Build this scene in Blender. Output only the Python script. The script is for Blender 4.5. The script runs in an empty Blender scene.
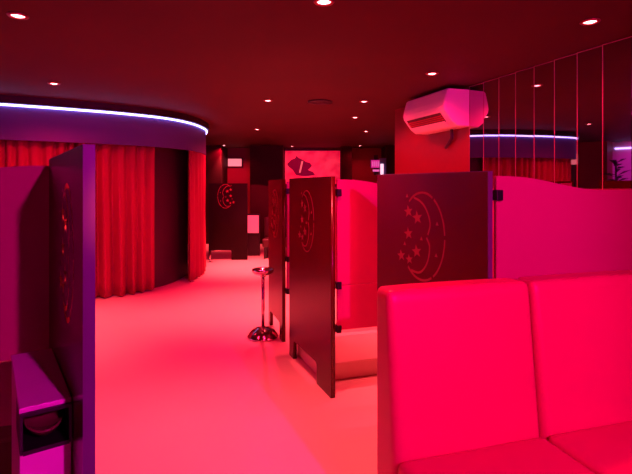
import bpy, bmesh, math, random
from mathutils import Vector, Matrix
random.seed(7)
S = bpy.context.scene
COL = S.collection
PI = math.pi
EYE = 1.5
CEIL = 2.6

# ------------------------------------------------------------------ materials
def mat(name, base, rough=.5, metal=0., emit=None, estr=0., coat=0., noise=0., nscale=8., bump=0., bscale=60., spec=.5, alt=None):
    m = bpy.data.materials.new(name); m.use_nodes = True
    nt = m.node_tree; b = nt.nodes['Principled BSDF']
    b.inputs['Base Color'].default_value = (*base, 1)
    b.inputs['Roughness'].default_value = rough
    b.inputs['Metallic'].default_value = metal
    b.inputs['Specular IOR Level'].default_value = spec
    if coat: b.inputs['Coat Weight'].default_value = coat; b.inputs['Coat Roughness'].default_value = .15
    if emit:
        b.inputs['Emission Color'].default_value = (*emit, 1); b.inputs['Emission Strength'].default_value = estr
    if noise or bump:
        tc = nt.nodes.new('ShaderNodeTexCoord')
    if noise:
        n = nt.nodes.new('ShaderNodeTexNoise'); n.inputs['Scale'].default_value = nscale; n.inputs['Detail'].default_value = 6
        mx = nt.nodes.new('ShaderNodeMix'); mx.data_type = 'RGBA'
        a2 = alt or tuple(c*(1-noise) for c in base)
        mx.inputs['A'].default_value = (*a2, 1); mx.inputs['B'].default_value = (*base, 1)
        nt.links.new(tc.outputs['Object'], n.inputs['Vector'])
        nt.links.new(n.outputs['Fac'], mx.inputs['Factor'])
        nt.links.new(mx.outputs['Result'], b.inputs['Base Color'])
    if bump:
        n2 = nt.nodes.new('ShaderNodeTexNoise'); n2.inputs['Scale'].default_value = bscale; n2.inputs['Detail'].default_value = 4
        bp = nt.nodes.new('ShaderNodeBump'); bp.inputs['Strength'].default_value = bump; bp.inputs['Distance'].default_value = .01
        nt.links.new(tc.outputs['Object'], n2.inputs['Vector'])
        nt.links.new(n2.outputs['Fac'], bp.inputs['Height']); nt.links.new(bp.outputs['Normal'], b.inputs['Normal'])
    return m

M = {}
M['floor'] = mat('pale_resin_floor', (.80,.66,.54), .38, noise=.10, nscale=2.2, bump=.05, bscale=5)
M['ceiling'] = mat('dark_red_ceiling', (.080,.001,.0015), .7, noise=.45, nscale=1.6)
M['wall'] = mat('dark_red_wall', (.30,.03,.04), .6, noise=.2, nscale=3)
M['wall_deep'] = mat('black_red_wall', (.035,.003,.006), .7, spec=.2)
M['wall_violet'] = mat('pale_rear_wall', (.6,.5,.6), .7, noise=.15, nscale=2)
M['column'] = mat('red_wall_panel', (.25,.008,.02), .35, noise=.08, nscale=4)
M['board'] = mat('dark_lacquered_board', (.085,.001,.004), .26, noise=.2, nscale=3, spec=.38)
M['board_black'] = mat('black_lacquered_board', (.010,.001,.003), .5, spec=.2)
M['edge'] = mat('board_edging', (.12,.11,.15), .5)
M['inlay'] = mat('milled_motif', (.22,.022,.03), .5, spec=.3)
M['inlay_bright'] = mat('milled_motif_bright', (.34,.05,.06), .6, spec=.2)
M['partition'] = mat('red_laminate_partition', (.50,.006,.16), .42, noise=.06, nscale=2)
M['clamp'] = mat('black_clamp', (.015,.012,.02), .4, metal=.5)
M['sofa'] = mat('red_leatherette', (.72,.003,.125), .42, bump=.06, bscale=160, noise=.05, nscale=5)
M['sofa_base'] = mat('red_leatherette_base', (.45,.004,.04), .5)
M['piping'] = mat('red_piping', (.30,.006,.02), .5)
M['chrome'] = mat('chrome_metal', (.75,.6,.62), .12, metal=1.)
M['ac'] = mat('white_plastic', (.90,.88,.88), .35)
M['ac_dark'] = mat('dark_vent', (.06,.02,.03), .5)
M['pedestal'] = mat('pale_lacquer_pedestal', (.88,.45,.68), .4)
M['black'] = mat('black_lining', (.012,.01,.012), .35)
M['dish'] = mat('dark_dish', (.16,.03,.04), .18, coat=.5)
M['curtain'] = mat('red_velvet_curtain', (.36,.003,.055), .8, bump=.05, bscale=90)
M['fascia'] = mat('violet_grey_fascia', (.11,.09,.30), .5)
M['doorway'] = mat('dark_opening_sheet', (.05,.006,.03), .5)
M['lip'] = mat('black_lip', (.02,.008,.012), .6)
M['led'] = mat('violet_led', (.1,.1,.1), .5, emit=(.42,.34,1.), estr=7.0)
M['lamp'] = mat('red_lamp_lens', (.2,.05,.05), .5, emit=(1.,.22,.26), estr=14.)
M['fill_v'] = mat('violet_fill_lens', (.2,.05,.2), .5, emit=(.35,.1,1.), estr=6.)
M['lamp_ring'] = mat('lamp_trim', (.35,.06,.07), .35, metal=.6)
M['seam'] = mat('mirror_bevel', (.40,.14,.18), .35)
M['cut'] = mat('lit_cut_wall', (.85,.30,.28), .6)  # light on the cut walls put into the colour
M['leaf'] = mat('dark_leaf', (.03,.05,.02), .5)
M['pot'] = mat('dark_pot', (.05,.03,.04), .5)
M['mirror'] = mat('tinted_mirror', (.52,.36,.42), .015, metal=1.)
M['dark_sofa'] = mat('dark_bench_leatherette', (.05,.008,.015), .5)
M['sign'] = mat('lit_sign_face', (.4,.3,.3), .5, emit=(1.,.22,.27), estr=1.1)
M['sign_m'] = mat('magenta_sign_face', (.3,.05,.2), .5, emit=(.8,.02,.30), estr=.7)
M['sign_s'] = mat('magenta_sign_strokes', (.3,.05,.2), .5, emit=(1.,.15,.55), estr=.8)
M['tube'] = mat('white_tube', (.5,.4,.5), .5, emit=(1.,.62,.8), estr=1.2)
M['pane'] = mat('emissive_pane', (.5,.3,.3), .5, emit=(1.,.07,.13), estr=.9)

def poster_mat():
    m = bpy.data.materials.new('backlit_print'); m.use_nodes = True
    nt = m.node_tree; b = nt.nodes['Principled BSDF']; b.inputs['Roughness'].default_value = .4
    tc = nt.nodes.new('ShaderNodeTexCoord'); n = nt.nodes.new('ShaderNodeTexNoise')
    n.inputs['Scale'].default_value = 3.5; n.inputs['Detail'].default_value = 3
    r = nt.nodes.new('ShaderNodeValToRGB')
    r.color_ramp.elements[0].position = .30; r.color_ramp.elements[0].color = (.75,.0,.04,1)
    r.color_ramp.elements[1].position = .65; r.color_ramp.elements[1].color = (1.,.03,.09,1)
    nt.links.new(tc.outputs['Object'], n.inputs['Vector']); nt.links.new(n.outputs['Fac'], r.inputs['Fac'])
    nt.links.new(r.outputs['Color'], b.inputs['Base Color']); nt.links.new(r.outputs['Color'], b.inputs['Emission Color'])
    b.inputs['Emission Strength'].default_value = .75
    return m
M['poster'] = poster_mat()
M['poster_dark'] = mat('dark_print', (.10,.0,.01), .4, emit=(.22,0,.015), estr=.6)
M['poster_light'] = mat('light_print', (.6,.1,.1), .4, emit=(1,.12,.16), estr=.8)

# ------------------------------------------------------------------ helpers
def obj(name, bm, m, parent=None, smooth=False):
    me = bpy.data.meshes.new(name)
    bmesh.ops.recalc_face_normals(bm, faces=bm.faces)
    bm.to_mesh(me); bm.free()
    if smooth:
        for p in me.polygons: p.use_smooth = True
    o = bpy.data.objects.new(name, me); COL.objects.link(o)
    me.materials.append(M[m] if isinstance(m, str) else m)
    if parent is not None: o.parent = parent
    return o
def thing(name, label, cat, loc=(0,0,0), rz=0., group=None):
    o = bpy.data.objects.new(name, None); COL.objects.link(o)
    o.empty_display_size = .1
    o.location = loc; o.rotation_euler = (0,0,rz)
    o['label'] = label; o['category'] = cat
    if group: o['group'] = group
    return o
def tag(o, label, cat, group=None):
    o['label'] = label; o['category'] = cat
    if group: o['group'] = group
    return o
def struct(o): o['kind'] = 'structure'; return o
def box(bm, x0,x1,y0,y1,z0,z1, mtx=None):
    r = bmesh.ops.create_cube(bm, size=1.)
    vs = r['verts']
    for v in vs:
        v.co = Vector(((x0+x1)/2+v.co.x*(x1-x0), (y0+y1)/2+v.co.y*(y1-y0), (z0+z1)/2+v.co.z*(z1-z0)))
        if mtx: v.co = mtx @ v.co
    return vs
def bevbox(x0,x1,y0,y1,z0,z1,b=.004,seg=2):
    bm = bmesh.new(); box(bm,x0,x1,y0,y1,z0,z1)
    bmesh.ops.bevel(bm, geom=bm.edges[:], offset=b, segments=seg, profile=.5, affect='EDGES')
    return bm
def prism(bm, pts, y0, y1):           # polygon in x,z extruded along y
    a = [bm.verts.new((p[0], y0, p[1])) for p in pts]
    b = [bm.verts.new((p[0], y1, p[1])) for p in pts]
    n = len(pts)
    bm.faces.new(a); bm.faces.new(b[::-1])
    for i in range(n): bm.faces.new((a[i], b[i], b[(i+1)%n], a[(i+1)%n]))
def lathe(prof, seg=32):
    bm = bmesh.new(); rings = []
    for r, z in prof:
        if r < 1e-5: rings.append([bm.verts.new((0,0,z))])
        else: rings.append([bm.verts.new((r*math.cos(2*PI*k/seg), r*math.sin(2*PI*k/seg), z)) for k in range(seg)])
    for A, B in zip(rings, rings[1:]):
        for k in range(seg):
            k2 = (k+1)%seg
            if len(A)==1 and len(B)==1: continue
            if len(A)==1: bm.faces.new((A[0],B[k],B[k2]))
            elif len(B)==1: bm.faces.new((A[k],A[k2],B[0]))
            else: bm.faces.new((A[k],A[k2],B[k2],B[k]))
    return bm
def rbox(x0,x1,y0,y1,z0,z1,r,n=14,puff=None):      # rounded, optionally puffed upholstery block
    bm = bmesh.new()
    bmesh.ops.create_cube(bm, size=2.)
    bmesh.ops.subdivide_edges(bm, edges=bm.edges[:], cuts=n, use_grid_fill=True)
    c = Vector(((x0+x1)/2,(y0+y1)/2,(z0+z1)/2)); h = Vector(((x1-x0)/2,(y1-y0)/2,(z1-z0)/2))
    for v in bm.verts:
        u = v.co.copy()
        # push samples towards the edges so the rounding gets vertices
        w = Vector([math.copysign(abs(k)**.6, k) for k in u])
        p = Vector((w.x*h.x, w.y*h.y, w.z*h.z))
        q = Vector([max(-h[i]+r, min(h[i]-r, p[i])) for i in range(3)])
        d = p-q
        if d.length > 1e-6: p = q + d.normalized()*r
        if puff: p += puff(w, p)
        v.co = c + p
    return bm
def tube(bm, pts, r, seg=10, close=False):
    rings = []
    n = len(pts)
    for i, p in enumerate(pts):
        p = Vector(p)
        t = (Vector(pts[min(i+1,n-1)])-Vector(pts[max(i-1,0)])).normalized()
        up = Vector((0,0,1)) if abs(t.z) < .9 else Vector((1,0,0))
        a = t.cross(up).normalized(); b = a.cross(t)
        rings.append([bm.verts.new(p + a*r*math.cos(2*PI*k/seg) + b*r*math.sin(2*PI*k/seg)) for k in range(seg)])
    for A, B in zip(rings, rings[1:]):
        for k in range(seg): bm.faces.new((A[k],A[(k+1)%seg],B[(k+1)%seg],B[k]))
    bm.faces.new(rings[0]); bm.faces.new(rings[-1][::-1])
def dup(root, loc, rz, label, group=None):
    r = root.copy(); COL.objects.link(r); r.location = loc; r.rotation_euler = (0,0,rz); r['label'] = label
    if group: r['group'] = group
    for ch in list(root.children):
        c = ch.copy(); COL.objects.link(c); c.parent = r
        for g in ch.children:
            d = g.copy(); COL.objects.link(d); d.parent = c
    return r

# ------------------------------------------------------------------ the room
MW0 = Vector((2.22, 3.59)); MS = -.356                  # mirror wall line: x = 2.22 + MS*(y-3.59)
MD = Vector((MS, 1.)).normalized(); MN = Vector((-MD.y, MD.x))   # MN points into the room
def mwall(y): return MW0.x + MS*(y-MW0.y)
A_MIR = Vector((mwall(5.08), 5.08))
A_END = Vector((mwall(6.66), 6.66))
RZM = math.atan2(MD.y, MD.x)

bm = bmesh.new(); box(bm,-7.2,6.2,-4.2,13.6,-.1,0.); struct(obj('floor', bm, 'floor'))
bm = bmesh.new(); box(bm,-7.2,6.2,-4.2,13.6,CEIL,CEIL+.1); struct(obj('ceiling', bm, 'ceiling'))
bm = bmesh.new(); box(bm,-7.2,-7.,-4.,13.4,0.,CEIL); struct(obj('wall_left', bm, 'wall_violet'))
bm = bmesh.new(); box(bm,-7.,6.,13.2,13.4,0.,CEIL); struct(obj('wall_back', bm, 'wall'))
bm = bmesh.new(); box(bm,-7.,6.,-4.2,-4.,0.,CEIL); struct(obj('wall_front', bm, 'wall'))
bm = bmesh.new(); box(bm,6.,6.2,-4.,13.2,0.,CEIL); struct(obj('wall_far_right', bm, 'wall'))
# mirror wall and the wall that carries the air conditioner (local x along the wall, +y into the room)
def wall_seg(name, y0, y1, m):
    a = Vector((mwall(y0), y0)); L = (Vector((mwall(y1), y1))-a).length
    bm = bmesh.new(); box(bm, 0, L, -.16, 0, 0, CEIL)
    o = struct(obj(name, bm, m)); o.location = (a.x, a.y, 0); o.rotation_euler = (0,0,RZM); return o
wall_seg('wall_right', -4., 5.08, 'wall_deep')
wall_seg('wall_right_end', 5.08, 6.66, 'column')

# ------------------------------------------------------------------ curved bulkhead, curtains, LED
CP = [(-4.75,7.2),(-4.68,6.4),(-4.5,5.78),(-4.18,5.5),(-3.78,5.58),(-3.04,5.99),(-2.6,6.29),(-2.2,6.68),(-1.98,7.15),(-1.91,7.7),(-1.96,8.3),(-2.25,9.1),(-2.9,9.9),(-3.9,10.4)]
def catmull(P, per=14):
    out = []
    P = [Vector(p) for p in P]
    for i in range(1, len(P)-2):
        p0,p1,p2,p3 = P[i-1],P[i],P[i+1],P[i+2]
        for k in range(per):
            t = k/per
            out.append(.5*((2*p1)+(-p0+p2)*t+(2*p0-5*p1+4*p2-p3)*t*t+(-p0+3*p1-3*p2+p3)*t**3))
    out.append(P[-2]); return out
PATH = catmull(CP)
def resample(P, step):
    out=[P[0]]; acc=0.
    for a,b in zip(P,P[1:]):
        L=(b-a).length; d=step-acc
        while d<=L: out.append(a+(b-a)*(d/L)); d+=step
        acc=L-(d-step)
    return out
PATH = resample(PATH, .02)
def nrm(P,i):
    t=(P[min(i+1,len(P)-1)]-P[max(i-1,0)]).normalized(); return Vector((t.y,-t.x))     # points out of the drum, to the room
def offset(P, d): return [P[i]+nrm(P,i)*d for i in range(len(P))]
def band(P, d0, d1, z0, z1, step=4):
    bm = bmesh.new(); rows=[]
    idx = list(range(0,len(P),step))
    if idx[-1]!=len(P)-1: idx.append(len(P)-1)
    for i in idx:
        n=nrm(P,i); a=P[i]+n*d0; b=P[i]+n*d1
        rows.append([bm.verts.new((a.x,a.y,z0)),bm.verts.new((b.x,b.y,z0)),bm.verts.new((b.x,b.y,z1)),bm.verts.new((a.x,a.y,z1))])
    for A,B in zip(rows,rows[1:]):
        for k in range(4): bm.faces.new((A[k],A[(k+1)%4],B[(k+1)%4],B[k]))
    bm.faces.new(rows[0]); bm.faces.new(rows[-1][::-1])
    return bm
struct(obj('trim_1', band(PATH, -.05, 0., 2.07, 2.50), 'fascia'))
struct(obj('trim_2', band(PATH, -.05, .05, 2.505, CEIL), 'lip'))
led = bmesh.new(); tube(led, [(p.x,p.y,2.487) for p in offset(PATH,.014)[::4]], .013, 8)
t = obj('led_strip', led, 'led', smooth=True)
tag(t, 'glowing violet white LED strip curving along the top of the rounded bulkhead', 'light strip')
# inner drum wall seen through the dark opening
struct(obj('wall_drum', band(PATH, -.75, -.70, 0., 2.5, 8), 'fascia'))

def imgx(p): return 316+466*p.x/p.y
def find(x, after=0):
    best=None
    for i,p in enumerate(PATH):
        if i>=after and p.y>0 and imgx(p)>=x: return i
    return len(PATH)-1
def curtain(i0, i1, name, label, d=-.14, amp=.07, wl=.15, z0=.02, z1=2.16):
    P = PATH[i0:i1+1]; bm = bmesh.new(); cols=[]
    L=0.; zs=[z0+(z1-z0)*k/12 for k in range(13)]
    for i,p in enumerate(P):
        for sub in range(2):
            if i==len(P)-1 and sub: break
            q = p if sub==0 else (p+P[i+1])/2
            L = (i+sub*.5)*.02
            ph = 2*PI*(L/wl + .35*math.sin(L*3.1)+.2*math.sin(L*7.7+1))
            n = nrm(PATH,i0+i); col=[]
            for k,z in enumerate(zs):
                f = k/12.
                a = amp*(1.05-.35*f)*(.75+.25*math.sin(L*5+z))
                w = math.sin(ph+.25*math.sin(z*1.7+L*2)) + .25*math.sin(2*ph+z)
                c = q + n*(d+a*w)
                zz = z + (.012*math.sin(L*6) if k==0 else 0)
                col.append(bm.verts.new((c.x,c.y,max(.004,zz))))
            cols.append(col)
    for A,B in zip(cols,cols[1:]):
        for k in range(12): bm.faces.new((A[k],B[k],B[k+1],A[k+1]))
    o = obj(name, bm, 'curtain', smooth=True)
    s = o.modifiers.new('thickness','SOLIDIFY'); s.thickness=.006
    return tag(o, label, 'curtain', 'curtains under the curved bulkhead')
iL = find(-60); iA = find(161); iB = find(190)
curtain(iL, iA, 'curtain', 'wide pleated red curtain behind the near left partition, left of the dark doorway')
curtain(iB, min(len(PATH)-1, iB+95), 'curtain', 'narrow pleated red curtain at the rounded end of the bulkhead, right of the dark doorway', wl=.2, amp=.04, d=-.03)

struct(obj('trim_9', band(PATH[iA-12:iB+46], -.34, -.30, 0., 2.3, 4), 'doorway'))  # dark sheet across the opening, standing in for its unlit depth

# ------------------------------------------------------------------ boards with moon and star motif
TH = .034
def star(cx, cz, r, rot=0., k=.42):
    return [(cx+(r if i%2==0 else r*k)*math.sin(rot+i*PI/5), cz+(r if i%2==0 else r*k)*math.cos(rot+i*PI/5)) for i in range(10)]
def arcband(a0, a1, r0, r1, n=40):
    A=[(math.cos(math.radians(a0+(a1-a0)*i/n)), math.sin(math.radians(a0+(a1-a0)*i/n))) for i in range(n+1)]
    return [(r1*c,r1*s) for c,s in A]+[(r0*c,r0*s) for c,s in A[::-1]]
def lineband(P, w):
    P=catmull([P[0]]+P+[P[-1]],6); L=[];R=[]
    for i in range(len(P)):
        t=(P[min(i+1,len(P)-1)]-P[max(i-1,0)]).normalized(); n=Vector((-t.y,t.x))
        L.append(tuple(P[i]+n*w/2)); R.append(tuple(P[i]-n*w/2))
    return L+R[::-1]
def motif(c, zc, mir=1, W=.165, H=.25, bold=1.):
    out=[]
    tr=lambda P:[(c-mir*p[0]*W, zc+p[1]*H) for p in P]
    for a0,a1 in ((128,62),(58,4),(-1,-60),(-65,-132)):
        out.append(tr(arcband(a0,a1,1-.05*bold,1.)))
    out.append(tr(lineband([(-.38,.86),(-.08,.78),(.19,.6),(.36,.3),(.26,.05)], .05*bold)))
    out.append(tr(lineband([(.20,-.02),(.33,-.2),(.28,-.48),(.1,-.7),(-.15,-.82),(-.5,-.8)], .05*bold)))
    for x,z,r in ((-.64,.54,.036),(-.22,.41,.04),(-.64,.03,.036),(-.25,-.35,.038),(-.99,-.5,.034),(-.60,-.56,.03)):
        out.append(star(c-mir*x*W, zc+z*H, r*(1.2 if bold>1.55 else 1.), .15))
    for x,z in ((-.7,.89),(-.03,-.06),(-.82,-.22),(.66,.3),(.62,-.38)):
        out.append([(c-mir*x*W+.012*math.cos(a), zc+z*H+.014*math.sin(a)) for a in (PI/2, PI/2+2.1, PI/2+4.2)])
    return out
def outline(L, H, legs=(.2,.08), gap=.16):
    g=gap; a,b=legs
    pts=[(0,0),(a,0),(a,g-.03)]
    pts+=[(a+.03*(1-math.cos(t)), g-.03+.03*math.sin(t)) for t in (PI/6,PI/3,PI/2)]
    pts+=[(L-b-.03*(1-math.cos(t)), g-.03+.03*math.sin(t)) for t in (PI/2,PI/3,PI/6)]
    pts+=[(L-b,g-.03),(L-b,0),(L,0),(L,H),(0,H)]
    return pts
def board_mesh(pts, holes, t):   # face outline with real holes
    cu=bpy.data.curves.new('board_outline','CURVE'); cu.dimensions='2D'; cu.fill_mode='BOTH'; cu.extrude=t/2
    for P in [pts]+holes:
        s=cu.splines.new('POLY'); s.points.add(len(P)-1)
        for q,p in zip(s.points,P): q.co=(p[0],p[1],0,1)
        s.use_cyclic_u=True
    o=bpy.data.objects.new('board_outline',cu); COL.objects.link(o)
    dg=bpy.context.evaluated_depsgraph_get(); dg.update()
    me=bpy.data.meshes.new_from_object(o.evaluated_get(dg))
    bpy.data.objects.remove(o); bpy.data.curves.remove(cu)
    bm=bmesh.new(); bm.from_mesh(me); bpy.data.meshes.remove(me)
    bmesh.ops.remove_doubles(bm, verts=bm.verts[:], dist=1e-5)
    for v in bm.verts: x,y,z=v.co; v.co=(x,-z,y)
    return bm
def board(label, N, D, L, H, mc, zc, mir=1, cut=False, m='board', legs=(.2,.08), gap=.16, edge=True, bold=1.):
    D=Vector(D).normalized()
    root=thing('booth_screen', label, 'screen', (N[0],N[1],0), math.atan2(D.y,D.x), 'moon and star booth screens')
    mo=motif(mc,zc,mir,bold=bold)
    pn=obj('panel', board_mesh(outline(L,H,legs,gap), mo if cut else [], TH), m, root)
    if cut:                                     # cut walls painted paler, for light falling through the motif
        pn.data.materials.append(M['cut'])
        for p in pn.data.polygons:
            c=p.center
            if abs(p.normal.y)<.5 and .06<c.x<L-.2 and c.z>.4 and c.z<H-.03: p.material_index=1
    if not cut:
        bm=bmesh.new()
        for P in mo: prism(bm,P,TH/2-.001,TH/2+.0015)
        obj('moon_and_star_motif', bm, 'inlay' if bold>.95 else 'inlay_bright', root)
    if edge:
        bm=bmesh.new(); box(bm,-.0025,.0,-TH/2,TH/2,.0,H)
        obj('edge_band', bm, 'edge', root)
        bm=bmesh.new(); box(bm,-.0025,L,-TH/2,TH/2,H,H+.002)
        obj('edge_band', bm, 'edge', root)
    return root
D1=Vector((-.555,.832)); N1=Vector((.84,2.25))
D2=Vector((-.37,.929)); N2=Vector((.121,3.31))
D3=Vector((-.30,.954)); N3=Vector((-.31,4.51))
DL=Vector((-.577,.816)); NL=Vector((-.682,1.4))
board('dark booth screen with a milled moon and stars standing behind the red sofa', N1, D1, .80, 1.575, .424, 1.225)
board('dark two footed booth screen with moon and stars in mid room, left of sofa', N2, D2, .93, 1.575, .49, 1.225, legs=(.27,.11), bold=.8, edge=False)
board('narrow looking booth screen right beside the chrome ashtray stand, behind the mid room screen', N3, D3, .65, 1.575, .33, 1.225, legs=(.12,.08), bold=.8, edge=False)
board('tall near booth screen at left with cut through moon and stars, beside the pale pedestal', NL, DL, .92, 1.626, .34, 1.265, cut=True, bold=1.6, m='board')
board('black booth screen with moon outline at the far end, right of the curtain', (-1.41,9.6), (-1,0), .80, 1.575, .45, 1.31, mir=-1, m='board_black', legs=(.33,.05), gap=.2, edge=False, bold=.9)

# ------------------------------------------------------------------ wavy partitions
LD=Vector((.96,.279)).normalized()
def wave(t):
    if t<.06: return 1.553
    if t>.66: return 1.484
    f=(t-.06)/.6; return 1.553-.069*(.5-.5*math.cos(PI*f))
def partition(label, P, D, L, hz=0., flip=1, start=.012, bottom=.48, seam=.80, m='partition'):
    D=Vector(D).normalized()
    root=thing('booth_partition', label, 'partition', (P[0],P[1],0), math.atan2(D.y,D.x), 'wavy topped red booth partitions')
    n=48
    top=[(start+(L-start)*i/n, wave((L-start)*i/n)+hz) for i in range(n+1)]
    bm=bmesh.new(); prism(bm, [(start,seam+.003)]+top+[(L,seam+.003)], -.012,.012)
    bmesh.ops.recalc_face_normals(bm,faces=bm.faces)
    bmesh.ops.bevel(bm, geom=[e for e in bm.edges if abs(e.verts[0].co.y-e.verts[1].co.y)<1e-6], offset=.003, segments=2, affect='EDGES')
    obj('upper_panel', bm, m, root)
    obj('lower_panel', bevbox(start,L,-.012,.012,bottom,seam-.003,.003), m, root)
    if flip:
        for z in (1.46, seam, bottom+.01):
            obj('clamp', bevbox(.004,.040,-.028,.028,z-.026,z+.026,.004), 'clamp', root)
    return root
off=.014
partition('wavy topped magenta partition running to the mirrors behind the red sofa', N1+Vector((.018,.012)), LD, 1.62)
partition('wavy topped red partition beside the mid room screen, its lower edge off the floor', N2+Vector((.016,.01)), (.95,.30), 1.9)
partition('strip of red partition showing between the two mid room screens', N3+Vector((.014,.01)), (.95,.30), 1.85)
FL=NL+DL*.92
pl=partition('purple lit wavy partition at the left edge, left of the near screen', FL+Vector((-.0,.022)), (-.96,-.279), 1.3, hz=.045, flip=0, bottom=.42, seam=.71)
partition('dark red partition of the far booth, behind the black screen', (-1.47,10.35), (1,.08), .85, flip=0, bottom=.5, m='wall_deep')

# ------------------------------------------------------------------ sofa units
def sofa(label, P, W):
    # local x along the sofa, local +y backwards, z up; front of backrest top edge at y=0
    root=thing('sofa_unit', label, 'sofa', (P.x,P.y,0), math.atan2(LD.y,LD.x), 'red banquette units')
    def pb(w,p):
        f=(1-w.x**2)*(1-w.z**2)
        return Vector((0,-.022*f if w.y<0 else 0, .004*(1-w.x**2) if w.z>0 else 0))
    bm=rbox(.005,W-.005,0,.13,.06,1.07,.028,22,pb)
    for v in bm.verts: v.co.y += -.075*min(1.,max(0.,(1.07-v.co.z)/.66))*(.5-.5*min(1.,max(-1.,(v.co.y-.06)/.06)))
    obj('backrest', bm, 'sofa', root, True)
    def ps(w,p): return Vector((0,0,.012*(1-w.x**2)*(1-w.y**2) if w.z>0 else 0))
    obj('seat_cushion', rbox(.005,W-.005,-.62,-.072,.27,.42,.030,20,ps), 'sofa', root, True)
    obj('base', bevbox(.005,W-.005,-.60,-.0,.05,.285,.008), 'sofa_base', root)
    for x in (.06,W-.06):
        for y in (-.52,.07):
            b=lathe([(0,0),(.022,0),(.026,.055),(0,.055)],16)
            for v in b.verts: v.co+=Vector((x,y,0))
            obj('foot', b, 'clamp', root)
    return root
P0=Vector((.274,1.908))+LD*.016
sofa('red leatherette sofa unit at the open end, nearest the bright floor', P0, .715)
sofa('red leatherette sofa unit at the right edge, nearer the mirrors', P0+LD*.717, .73)

# ------------------------------------------------------------------ low plinth behind the mid room screen
def plinth():
    a=N2+D2*.30+Vector((.05,.0)); b=N2+D2*.92+Vector((.05,.0))
    e=Vector((.95,.30)).normalized()
    pts=[a, a+e*1.7, b+e*1.7, b]
    bm=bmesh.new()
    lo=[bm.verts.new((p.x,p.y,0)) for p in pts]; hi=[bm.verts.new((p.x,p.y,.13)) for p in pts]
    bm.faces.new(lo[::-1]); bm.faces.new(hi)
    for i in range(4): bm.faces.new((lo[i],lo[(i+1)%4],hi[(i+1)%4],hi[i]))
    bmesh.ops.bevel(bm, geom=bm.edges[:], offset=.006, segments=2, affect='EDGES')
    o=obj('booth_plinth', bm, 'floor')
    tag(o,'low pale plinth on the floor under the mid room red partition','plinth')
plinth()

# ------------------------------------------------------------------ ashtray stand
t=thing('ashtray_stand','chrome ashtray stand with round base on the pale floor','ashtray stand',(-.53,4.66,0))
obj('base', lathe([(0,.0),(.156,0),(.160,.010),(.156,.020),(.146,.030),(.135,.050),(.112,.072),(.08,.088),(.045,.097),(.022,.102),(0,.102)],40),'chrome',t,True)
obj('pole', lathe([(0,.09),(.017,.09),(.017,.63),(0,.63)],20),'chrome',t,True)
obj('dish', lathe([(0,.615),(.045,.618),(.088,.632),(.104,.650),(.108,.668),(.108,.680),(.098,.684),(.08,.662),(.03,.650),(0,.650)],40),'chrome',t,True)
obj('collar', lathe([(.018,.60),(.03,.605),(.034,.618),(.018,.63)],20),'chrome',t,True)

# ------------------------------------------------------------------ pedestal with niche
PL=NL+DL*.206+Vector((-.816,-.577))*(TH/2+.003)
pd=thing('pedestal','pale tall narrow pedestal with an open niche, against the near left screen','pedestal',(PL.x,PL.y,0),math.atan2(DL.y,DL.x))
# local x back along the screen, local +y away from the screen
PW,PDp,PH=.146,.575,.80
obj('body', bevbox(0,PDp,0,PW,0.,.655,.003),'pedestal',pd)
obj('top', bevbox(-.004,PDp,-.0,PW+.002,.783,PH,.003),'pedestal',pd)
obj('back_block', bevbox(.20,PDp,0,PW,.655,.783,.002),'pedestal',pd)
bm=bmesh.new(); box(bm,-.012,.20,0,.008,.655,.783); box(bm,-.012,.20,PW-.008,PW,.655,.783); box(bm,-.02,.20,.008,PW-.008,.655,.668); box(bm,.19,.20,.008,PW-.008,.668,.783); box(bm,-.012,.19,.008,PW-.008,.772,.783)
obj('niche', bm,'black',pd)
ds=lathe([(0,.0),(.035,.0),(.055,.012),(.066,.034),(.068,.04),(.062,.041),(.048,.02),(.0,.012)],36)
for v in ds.verts: v.co=Matrix.Rotation(math.radians(-14),4,'Y')@Vector((v.co.x*1.2,v.co.y*.88,v.co.z))
o=obj('oval_dish', ds,'dish',None,True)
w=Matrix.Rotation(math.atan2(DL.y,DL.x),4,'Z')@Vector((.085,PW/2,.69)); o.location=(PL.x+w.x,PL.y+w.y,w.z); o.rotation_euler=(0,0,math.atan2(DL.y,DL.x))
o.name='ashtray'; tag(o,'dark oval ashtray inside the open niche of the pale pedestal','ashtray')

# ------------------------------------------------------------------ air conditioner (local x along wall, +y into the room)
AO=A_MIR+MD*.004
ac=thing('air_conditioner','white split air conditioner high on the red wall beside the mirror strips','air conditioner',(AO.x,AO.y,2.16),RZM)
AL=.86
def acsec(s=1.): return [(0.0,.0),(.17,-.0),(.235,.045),(.335,.165),(.345,.21),(.335,.27),(.30,.385),(.275,.405),(0.0,.405)]
bm=bmesh.new()
sec=acsec()
rings=[]
for x,k in ((0,.965),(.006,.985),(.018,1.),(AL-.018,1.),(AL-.006,.985),(AL,.965)):
    rings.append([bm.verts.new((x, y*k if y>0 else 0, .2+(z-.2)*k)) for y,z in sec])
for A,B in zip(rings,rings[1:]):
    for k in range(len(sec)): bm.faces.new((A[k],A[(k+1)%len(sec)],B[(k+1)%len(sec)],B[k]))
bm.faces.new(rings[0]); bm.faces.new(rings[-1][::-1])
obj('body', bm,'ac',ac)
def slab(x0,x1,y0,z0,y1,z1,th,lift):
    d=Vector((y1-y0,z1-z0)).normalized(); n=Vector((d.y,-d.x))
    bm=bmesh.new()
    q=[(y0+n.x*lift,z0+n.y*lift),(y1+n.x*lift,z1+n.y*lift),(y1+n.x*(lift+th),z1+n.y*(lift+th)),(y0+n.x*(lift+th),z0+n.y*(lift+th))]
    a=[bm.verts.new((x0,p[0],p[1])) for p in q]; b=[bm.verts.new((x1,p[0],p[1])) for p in q]
    bm.faces.new(a); bm.faces.new(b[::-1])
    for i in range(4): bm.faces.new((a[i],b[i],b[(i+1)%4],a[(i+1)%4]))
    return bm
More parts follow.
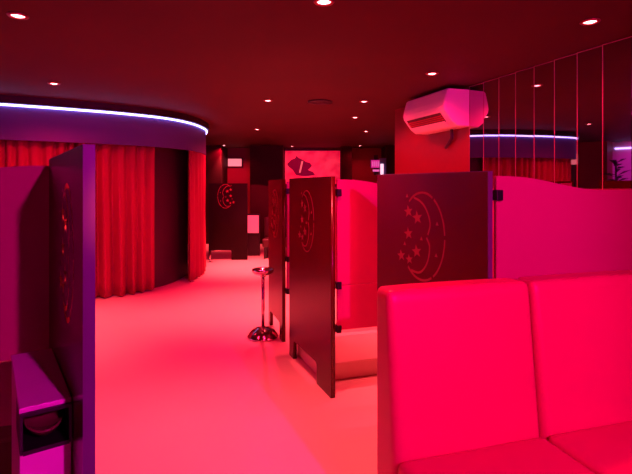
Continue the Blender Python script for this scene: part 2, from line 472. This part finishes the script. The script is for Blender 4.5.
obj('air_outlet', slab(.10,AL-.06,.245,.057,.322,.150,.003,0.),'ac_dark',ac)
for k in range(3):
    f=.3+.2*k
    obj('louvre', slab(.11,AL-.07,.245+.077*f-.004,.057+.093*f-.004,.245+.077*f+.004,.057+.093*f+.004,.012,.003),'sofa_base',ac)
fl=slab(.10,AL-.06,.20,.022,.258,.072,.006,.014); obj('flap', fl,'ac',ac)
obj('indicator', bevbox(AL-.10,AL-.05,.334,.342,.20,.225,.002),'tube',ac)
bm=bmesh.new(); tube(bm,[(.30,.03,.0),(.30,.03,-.10),(.36,.03,-.16),(.42,.03,-.20)],.018,10)
obj('drain_pipe', bm,'ac_dark',ac,True)

# ------------------------------------------------------------------ mirror strips
MWID=.226
mroot=None
ords=['beside the air conditioner','second from the air conditioner','third from the air conditioner','fourth from the air conditioner','fifth from the air conditioner','sixth from the air conditioner','seventh from the air conditioner','at the right edge of the picture']
for k in range(8):
    p=A_MIR-MD*(MWID*(k+1))+MN*.004
    lab='tall tinted mirror strip on the right wall, '+ords[k]
    if mroot is None:
        mroot=thing('mirror_strip',lab,'mirror',(p.x,p.y,.45),RZM+math.radians(3.3),'mirror strips on the right wall')
        obj('mirror_glass', bevbox(.003,MWID-.003,-.003,.004,0,CEIL-.45-.012,.0015,1),'mirror',mroot)
        bm=bmesh.new(); box(bm,MWID-.005,MWID,-.003,.006,0,CEIL-.45-.012); obj('bevelled_edge', bm,'seam',mroot)
        bm=bmesh.new(); box(bm,0,MWID,-.003,.006,CEIL-.45-.012,CEIL-.45-.006); obj('top_edge', bm,'seam',mroot)
    else:
        dup(mroot,(p.x,p.y,.45),RZM+math.radians(3.3+random.uniform(-.25,.25)),lab)

# ------------------------------------------------------------------ ceiling downlights
def spot(root, col, power, ang=2.3, blend=.6, loc=(0,0,-.03), rad=.04):
    l=bpy.data.lights.new('spot','SPOT'); l.energy=power; l.color=col; l.spot_size=ang; l.spot_blend=blend; l.shadow_soft_size=rad
    o=bpy.data.objects.new('spot',l); COL.objects.link(o); o.parent=root; o.location=loc
    return o
def downlight(label, x, y, power, lens='lamp', col=(1.,.085,.105), ang=1.25, blend=1., pool=2.2):
    r=thing('downlight',label,'ceiling light',(x,y,CEIL),0.,'recessed red ceiling downlights' if lens=='lamp' else 'added violet fill lights')
    obj('trim_ring', lathe([(.040,-.001),(.060,-.001),(.062,-.006),(.056,-.012),(.042,-.012),(.040,-.004)],28),'lamp_ring',r,True)
    obj('lens', lathe([(0,-.012),(.024,-.011),(.040,-.004),(.040,-.001),(0,-.001)],28),lens,r,True)
    if power:
        spot(r,col,power*pool,ang,blend)
        spot(r,(1.,.006,.06),power*.50,2.7,.5)
    return r
def at(px,py,H=CEIL-EYE):
    y=466*H/(187-py); return (px-316)/466*y, y
LIST=[
 ((18,15),  40,'red ceiling downlight in the top left corner'),
 ((324,1),  62,'red ceiling downlight at the top centre of the picture, nearest the viewer'),
 ((590,21), 80,'bright red ceiling downlight at upper right near the mirror strips'),
 ((432,73), 80,'red ceiling downlight just above the air conditioner'),
 ((54,83),  100,'dim red ceiling downlight above the curved LED strip at left'),
 ((268,100),130,'red ceiling downlight in mid room, left of the dark ceiling vent'),
 ((364,101),60,'red ceiling downlight in mid room, right of the dark ceiling vent'),
 ((355,117),40,'small red ceiling downlight behind the one right of the vent'),
 ((257,129),230,'small red ceiling downlight toward the far end, right of the LED strip end'),
 ((366,131),40,'small red ceiling downlight toward the far end, left of the air conditioner'),
 ((292,146),16,'faint red downlight right before the back wall, above the backlit print'),
 ((360,145.5),20,'faint red downlight right before the back wall, right of the backlit print'),
 ((224,145),90,'faint red downlight right before the back wall, above the small lit sign'),
]
for (px,py),pw,lab in LIST:
    x,y=at(px,py); downlight(lab,x,y,pw*2.4)
# unseen fill lamps added behind the viewer and over the front booths
def aimed(r, col, power, target, ang, off=(0,0,-.10)):
    o=spot(r,col,power,ang,.5,off,.05)
    d=Vector(target)-(Vector(r.location)+Vector(off))
    o.rotation_euler=d.to_track_quat('-Z','Y').to_euler()
for x,y,pw,tg,lab in ((1.1,-.9,270,(1.5,2.6,1.25),'added red fill light behind the viewer, aimed at the sofa'),(1.9,-.2,260,(1.5,5.0,2.2),'added red fill light over the sofa booth, behind the viewer, aimed at the air conditioner')):
    aimed(downlight(lab,x,y,0),(1.,.003 if y<-.5 else .012,.085 if y<-.5 else .6),pw,tg,1.15 if y<-.5 else .42)
for x,y,pw,tg,lab in ((1.7,-1.25,620,(-1.0,1.75,1.0),'added violet fill light behind the viewer, aimed at the left booth'),):
    aimed(downlight(lab,x,y,0,lens='fill_v'),(.74,.002,.47),pw,tg,1.6)  # unseen violet fill, added to tint the left booth
aimed(downlight('narrow red fill light added outside the picture, aimed at the near left screen',1.1,.95,0),(1.,.05,.06),1300,(-.885,1.69,1.265),.20)  # added out of view to light the cut motif
aimed(downlight('added violet fill light by the left wall, tinting its reflection in the mirrors',-5.3,4.3,0,lens='fill_v'),(.8,.02,.6),200,(-7,4.5,1.7),1.3)  # added to wash the left wall for its reflection

# the side of the room that only the mirrors show
bm=bmesh.new(); box(bm,-7.,-6.5,5.5,6.1,0,CEIL); struct(obj('trim_10',bm,'wall'))
bm=bmesh.new(); tube(bm,[(-6.985,2.2,2.44),(-6.985,5.45,2.44)],.02,8)
tag(obj('led_strip',bm,'led',smooth=True),'straight pale LED strip high on the left wall, seen only in the mirrors','light strip')
t=thing('lit_sign','pale pink lit sign reflected in the mirrors, right of the reflected LED strip','sign',(-6.98,6.45,2.06))
bm=bmesh.new(); box(bm,0,.05,-.30,.30,0,.32); obj('housing',bm,'lip',t)
bm=bmesh.new(); box(bm,.045,.058,-.28,.28,.02,.30); obj('sign_face',bm,'sign',t)
# a plant by the left wall
t=thing('potted_plant','dark potted plant by the left wall, seen in the mirrors','plant',(-6.4,5.3,0))
obj('pot',lathe([(0,0),(.14,0),(.19,.42),(.17,.42),(.16,.38),(0,.38)],24),'pot',t,True)
bm=bmesh.new()
tube(bm,[(0,0,.38),(.02,.01,1.0),(0,0,2.1)],.02,8)
obj('stem',bm,'pot',t,True)
bm=bmesh.new()
for k in range(46):
    a=random.uniform(0,2*PI); z=random.uniform(1.1,2.1); L=random.uniform(.2,.38); u=random.uniform(.1,.9)
    d=Vector((math.cos(a),math.sin(a),u)).normalized(); sd=Vector((-math.sin(a),math.cos(a),0))*.045
    p=Vector((0,0,z)); q=p+d*L*.5; e=p+d*L+Vector((0,0,-.08))
    v=[bm.verts.new(x) for x in (p,q+sd,e,q-sd)]; up=Vector((0,0,.004))
    w_=[bm.verts.new(x.co+up) for x in v]
    bm.faces.new(v[::-1]); bm.faces.new(w_)
    for i in range(4): bm.faces.new((v[i],v[(i+1)%4],w_[(i+1)%4],w_[i]))
obj('foliage',bm,'leaf',t)

# dark block added in place of the shade below the left partition
t=thing('bench','dark red block added for the shade under the purple lit left partition','bench',(FL.x-.55,FL.y+.10,0),math.atan2(.279,.96))
obj('seat',rbox(-.9,.42,.0,.5,.22,.41,.03,10),'dark_sofa',t,True)
obj('base',bevbox(-.88,.40,.04,.46,0.,.23,.006),'dark_sofa',t)

v=thing('ceiling_vent','round dark ceiling vent between two mid room downlights','vent',(*at(320,101.5),CEIL))
obj('rim', lathe([(.09,-.001),(.16,-.001),(.162,-.01),(.15,-.018),(.09,-.012)],32),'black',v,True)
obj('cone', lathe([(0,-.02),(.05,-.018),(.10,-.010),(.10,-.001),(0,-.001)],32),'black',v,True)

# ------------------------------------------------------------------ far end of the room
def px(x,y,d): return ((x-316)/466*d, EYE+(187-y)/466*d)
def wallbox(name, x0,x1,y0,y1,d,th,m,parent=None,origin=None):
    a=px(x0,y1,d); b=px(x1,y0,d)
    bm=bmesh.new()
    ox,oy,oz=origin or (0,0,0)
    box(bm,a[0]-ox,b[0]-ox,d-oy,d+th-oy,a[1]-oz,b[1]-oz)
    return obj(name,bm,m,parent)
# dark piers in front of the back wall
for k,(x0,x1,d) in enumerate(((196,221,12.3),(250,283,12.3),(341,352,12.6),(386,400,12.3))):
    a=(x0-316)/466*d; b=(x1-316)/466*d
    bm=bmesh.new(); box(bm,a,b,d,13.2,0,CEIL); struct(obj('trim_%d'%(k+3),bm,'wall_deep'))
# backlit print
d=13.12
c=px(312,167,d)
t=thing('backlit_print','wide backlit red print with dark figure on the back wall','picture',(c[0],d,c[1]))
org=(c[0],d,c[1])
wallbox('frame',283,341.5,149.5,185,d,.07,'lip',t,org)
wallbox('print',284.5,340,150.8,184,d-.01,.012,'poster',t,org)
def blob(pts,m,lift,name):
    bm=bmesh.new(); q=[px(x,y,d) for x,y in pts]
    prism(bm,[(p[0]-org[0],p[1]-org[2]) for p in q],-.012-lift,-.0105); obj(name,bm,m,t)
blob([(287,164),(291,160),(295,158.5),(296.5,156),(298.5,158),(303,160),(306,162),(310,163),(312,166),(308,170),(313,172),(315,175),(308,176),(302,176),(296,175),(293,170),(289,167)],'poster_dark',.004,'dark_figure')
blob([(301.5,161),(303.3,161.2),(300.5,173),(299,172.5)],'poster_light',.006,'pale_streak')
# small lit sign
d=13.14; c=px(235,162,d); org=(c[0],d,c[1])
t=thing('lit_sign','small blank pale lit sign on the back wall above the black screen','sign',(c[0],d,c[1]))
wallbox('housing',227.2,242.3,158,167,d,.06,'lip',t,org); wallbox('sign_face',228,241.5,158.8,166.2,d-.006,.008,'sign',t,org)
# magenta sign, white tube and dark box near the air conditioner wall
d=12.2; c=px(376,165,d); org=(c[0],d,c[1])
t=thing('magenta_sign','small magenta lit sign far back, left of the white light tube','sign',(c[0],d,c[1]))
wallbox('housing',370.5,380.5,159.5,168.2,d,.07,'lip',t,org)
wallbox('sign_face',371,380,160,167.8,d-.006,.008,'sign_m',t,org)
bm=bmesh.new()
for k in range(4):
    a=px(372.2+k*2,166.4,d); b=px(373.2+k*2,161.5,d); box(bm,a[0]-org[0],b[0]-org[0],-.010,-.005,a[1]-org[2],b[1]-org[2])
obj('strokes',bm,'sign_s',t)
wallbox('lower_strip',373,379.5,169.5,171.5,d-.004,.05,'sign_s',t,org)
wallbox('mount',374,378,155,175,d+.05,.05,'lip',t,org)
d=12.0; c=px(382,175,d); org=(c[0],d,0)
t=thing('light_tube','short upright white light tube far back, right of the magenta sign','lamp',(c[0],d,0))
wallbox('tube',380.7,383.6,163.8,174.5,d,.06,'tube',t,org)
a=px(380.2,187,d); b=px(386.5,187,d)
bm=bmesh.new(); box(bm,a[0]-org[0],b[0]-org[0],.06,.14,0,px(0,158,d)[1]); obj('post',bm,'fascia',t)
bm=bmesh.new(); box(bm,a[0]-org[0]-.06,b[0]-org[0]+.06,-.04,.22,0,.04); obj('foot',bm,'lip',t)
# far booth: dark bench, bright panel behind with its brightness put in as emission
t=thing('bench','dark bench inside the far booth, right of the black screen','bench',(-.70,9.95,0))
obj('seat',rbox(-.42,.30,-.28,.2,.24,.42,.04,8),'dark_sofa',t,True)
obj('backrest',rbox(-.42,.30,.12,.24,.40,.85,.04,8),'dark_sofa',t,True)
for x in (-.36,.24):
    bm=bmesh.new(); box(bm,x-.03,x+.03,-.22,.16,0,.26); obj('leg',bm,'black',t)
d=10.1; c=px(252,224,d); org=(c[0],d,0)
t=thing('bright_panel','small upright pink panel behind the far dark bench, its brightness added as emission','lamp',(c[0],d,0))
wallbox('pane',246,258.5,215.5,233,d,.05,'pane',t,org)
a=px(245,233,d); b=px(259.5,233,d)
bm=bmesh.new(); box(bm,a[0]-org[0],b[0]-org[0],.05,.12,0,px(0,214,d)[1]); obj('cabinet',bm,'lip',t)
# small chrome rail foot beside the black screen
t=thing('rail_stand','small pale metal floor rail left of the black screen foot','rail',(px(215,0,9.3)[0],9.3,0))
bm=bmesh.new(); tube(bm,[(-.10,0,0.0),(-.10,0,.22),(-.09,0,.235),(.10,0,.235)],.012,10); obj('rail',bm,'chrome',t,True)
obj('foot',lathe([(0,0),(.05,0),(.05,.01),(0,.01)],20),'chrome',t).location=(-.10,0,0)

# ------------------------------------------------------------------ world, camera, view
w=bpy.data.worlds.new('World'); S.world=w; w.use_nodes=True
w.node_tree.nodes['Background'].inputs['Color'].default_value=(.25,.0,.02,1)
w.node_tree.nodes['Background'].inputs['Strength'].default_value=.02
cam=bpy.data.cameras.new('camera'); co=bpy.data.objects.new('camera',cam); COL.objects.link(co)
co.location=(0,0,EYE); co.rotation_euler=(PI/2,0,0)
cam.sensor_width=36; cam.lens=36*466/632; cam.shift_y=-(237-187)/632; cam.clip_start=.02
S.camera=co
S.view_settings.view_transform='Standard'; S.view_settings.look='None'
S.view_settings.exposure=0.; S.view_settings.gamma=1.; S.view_settings.use_curve_mapping=False
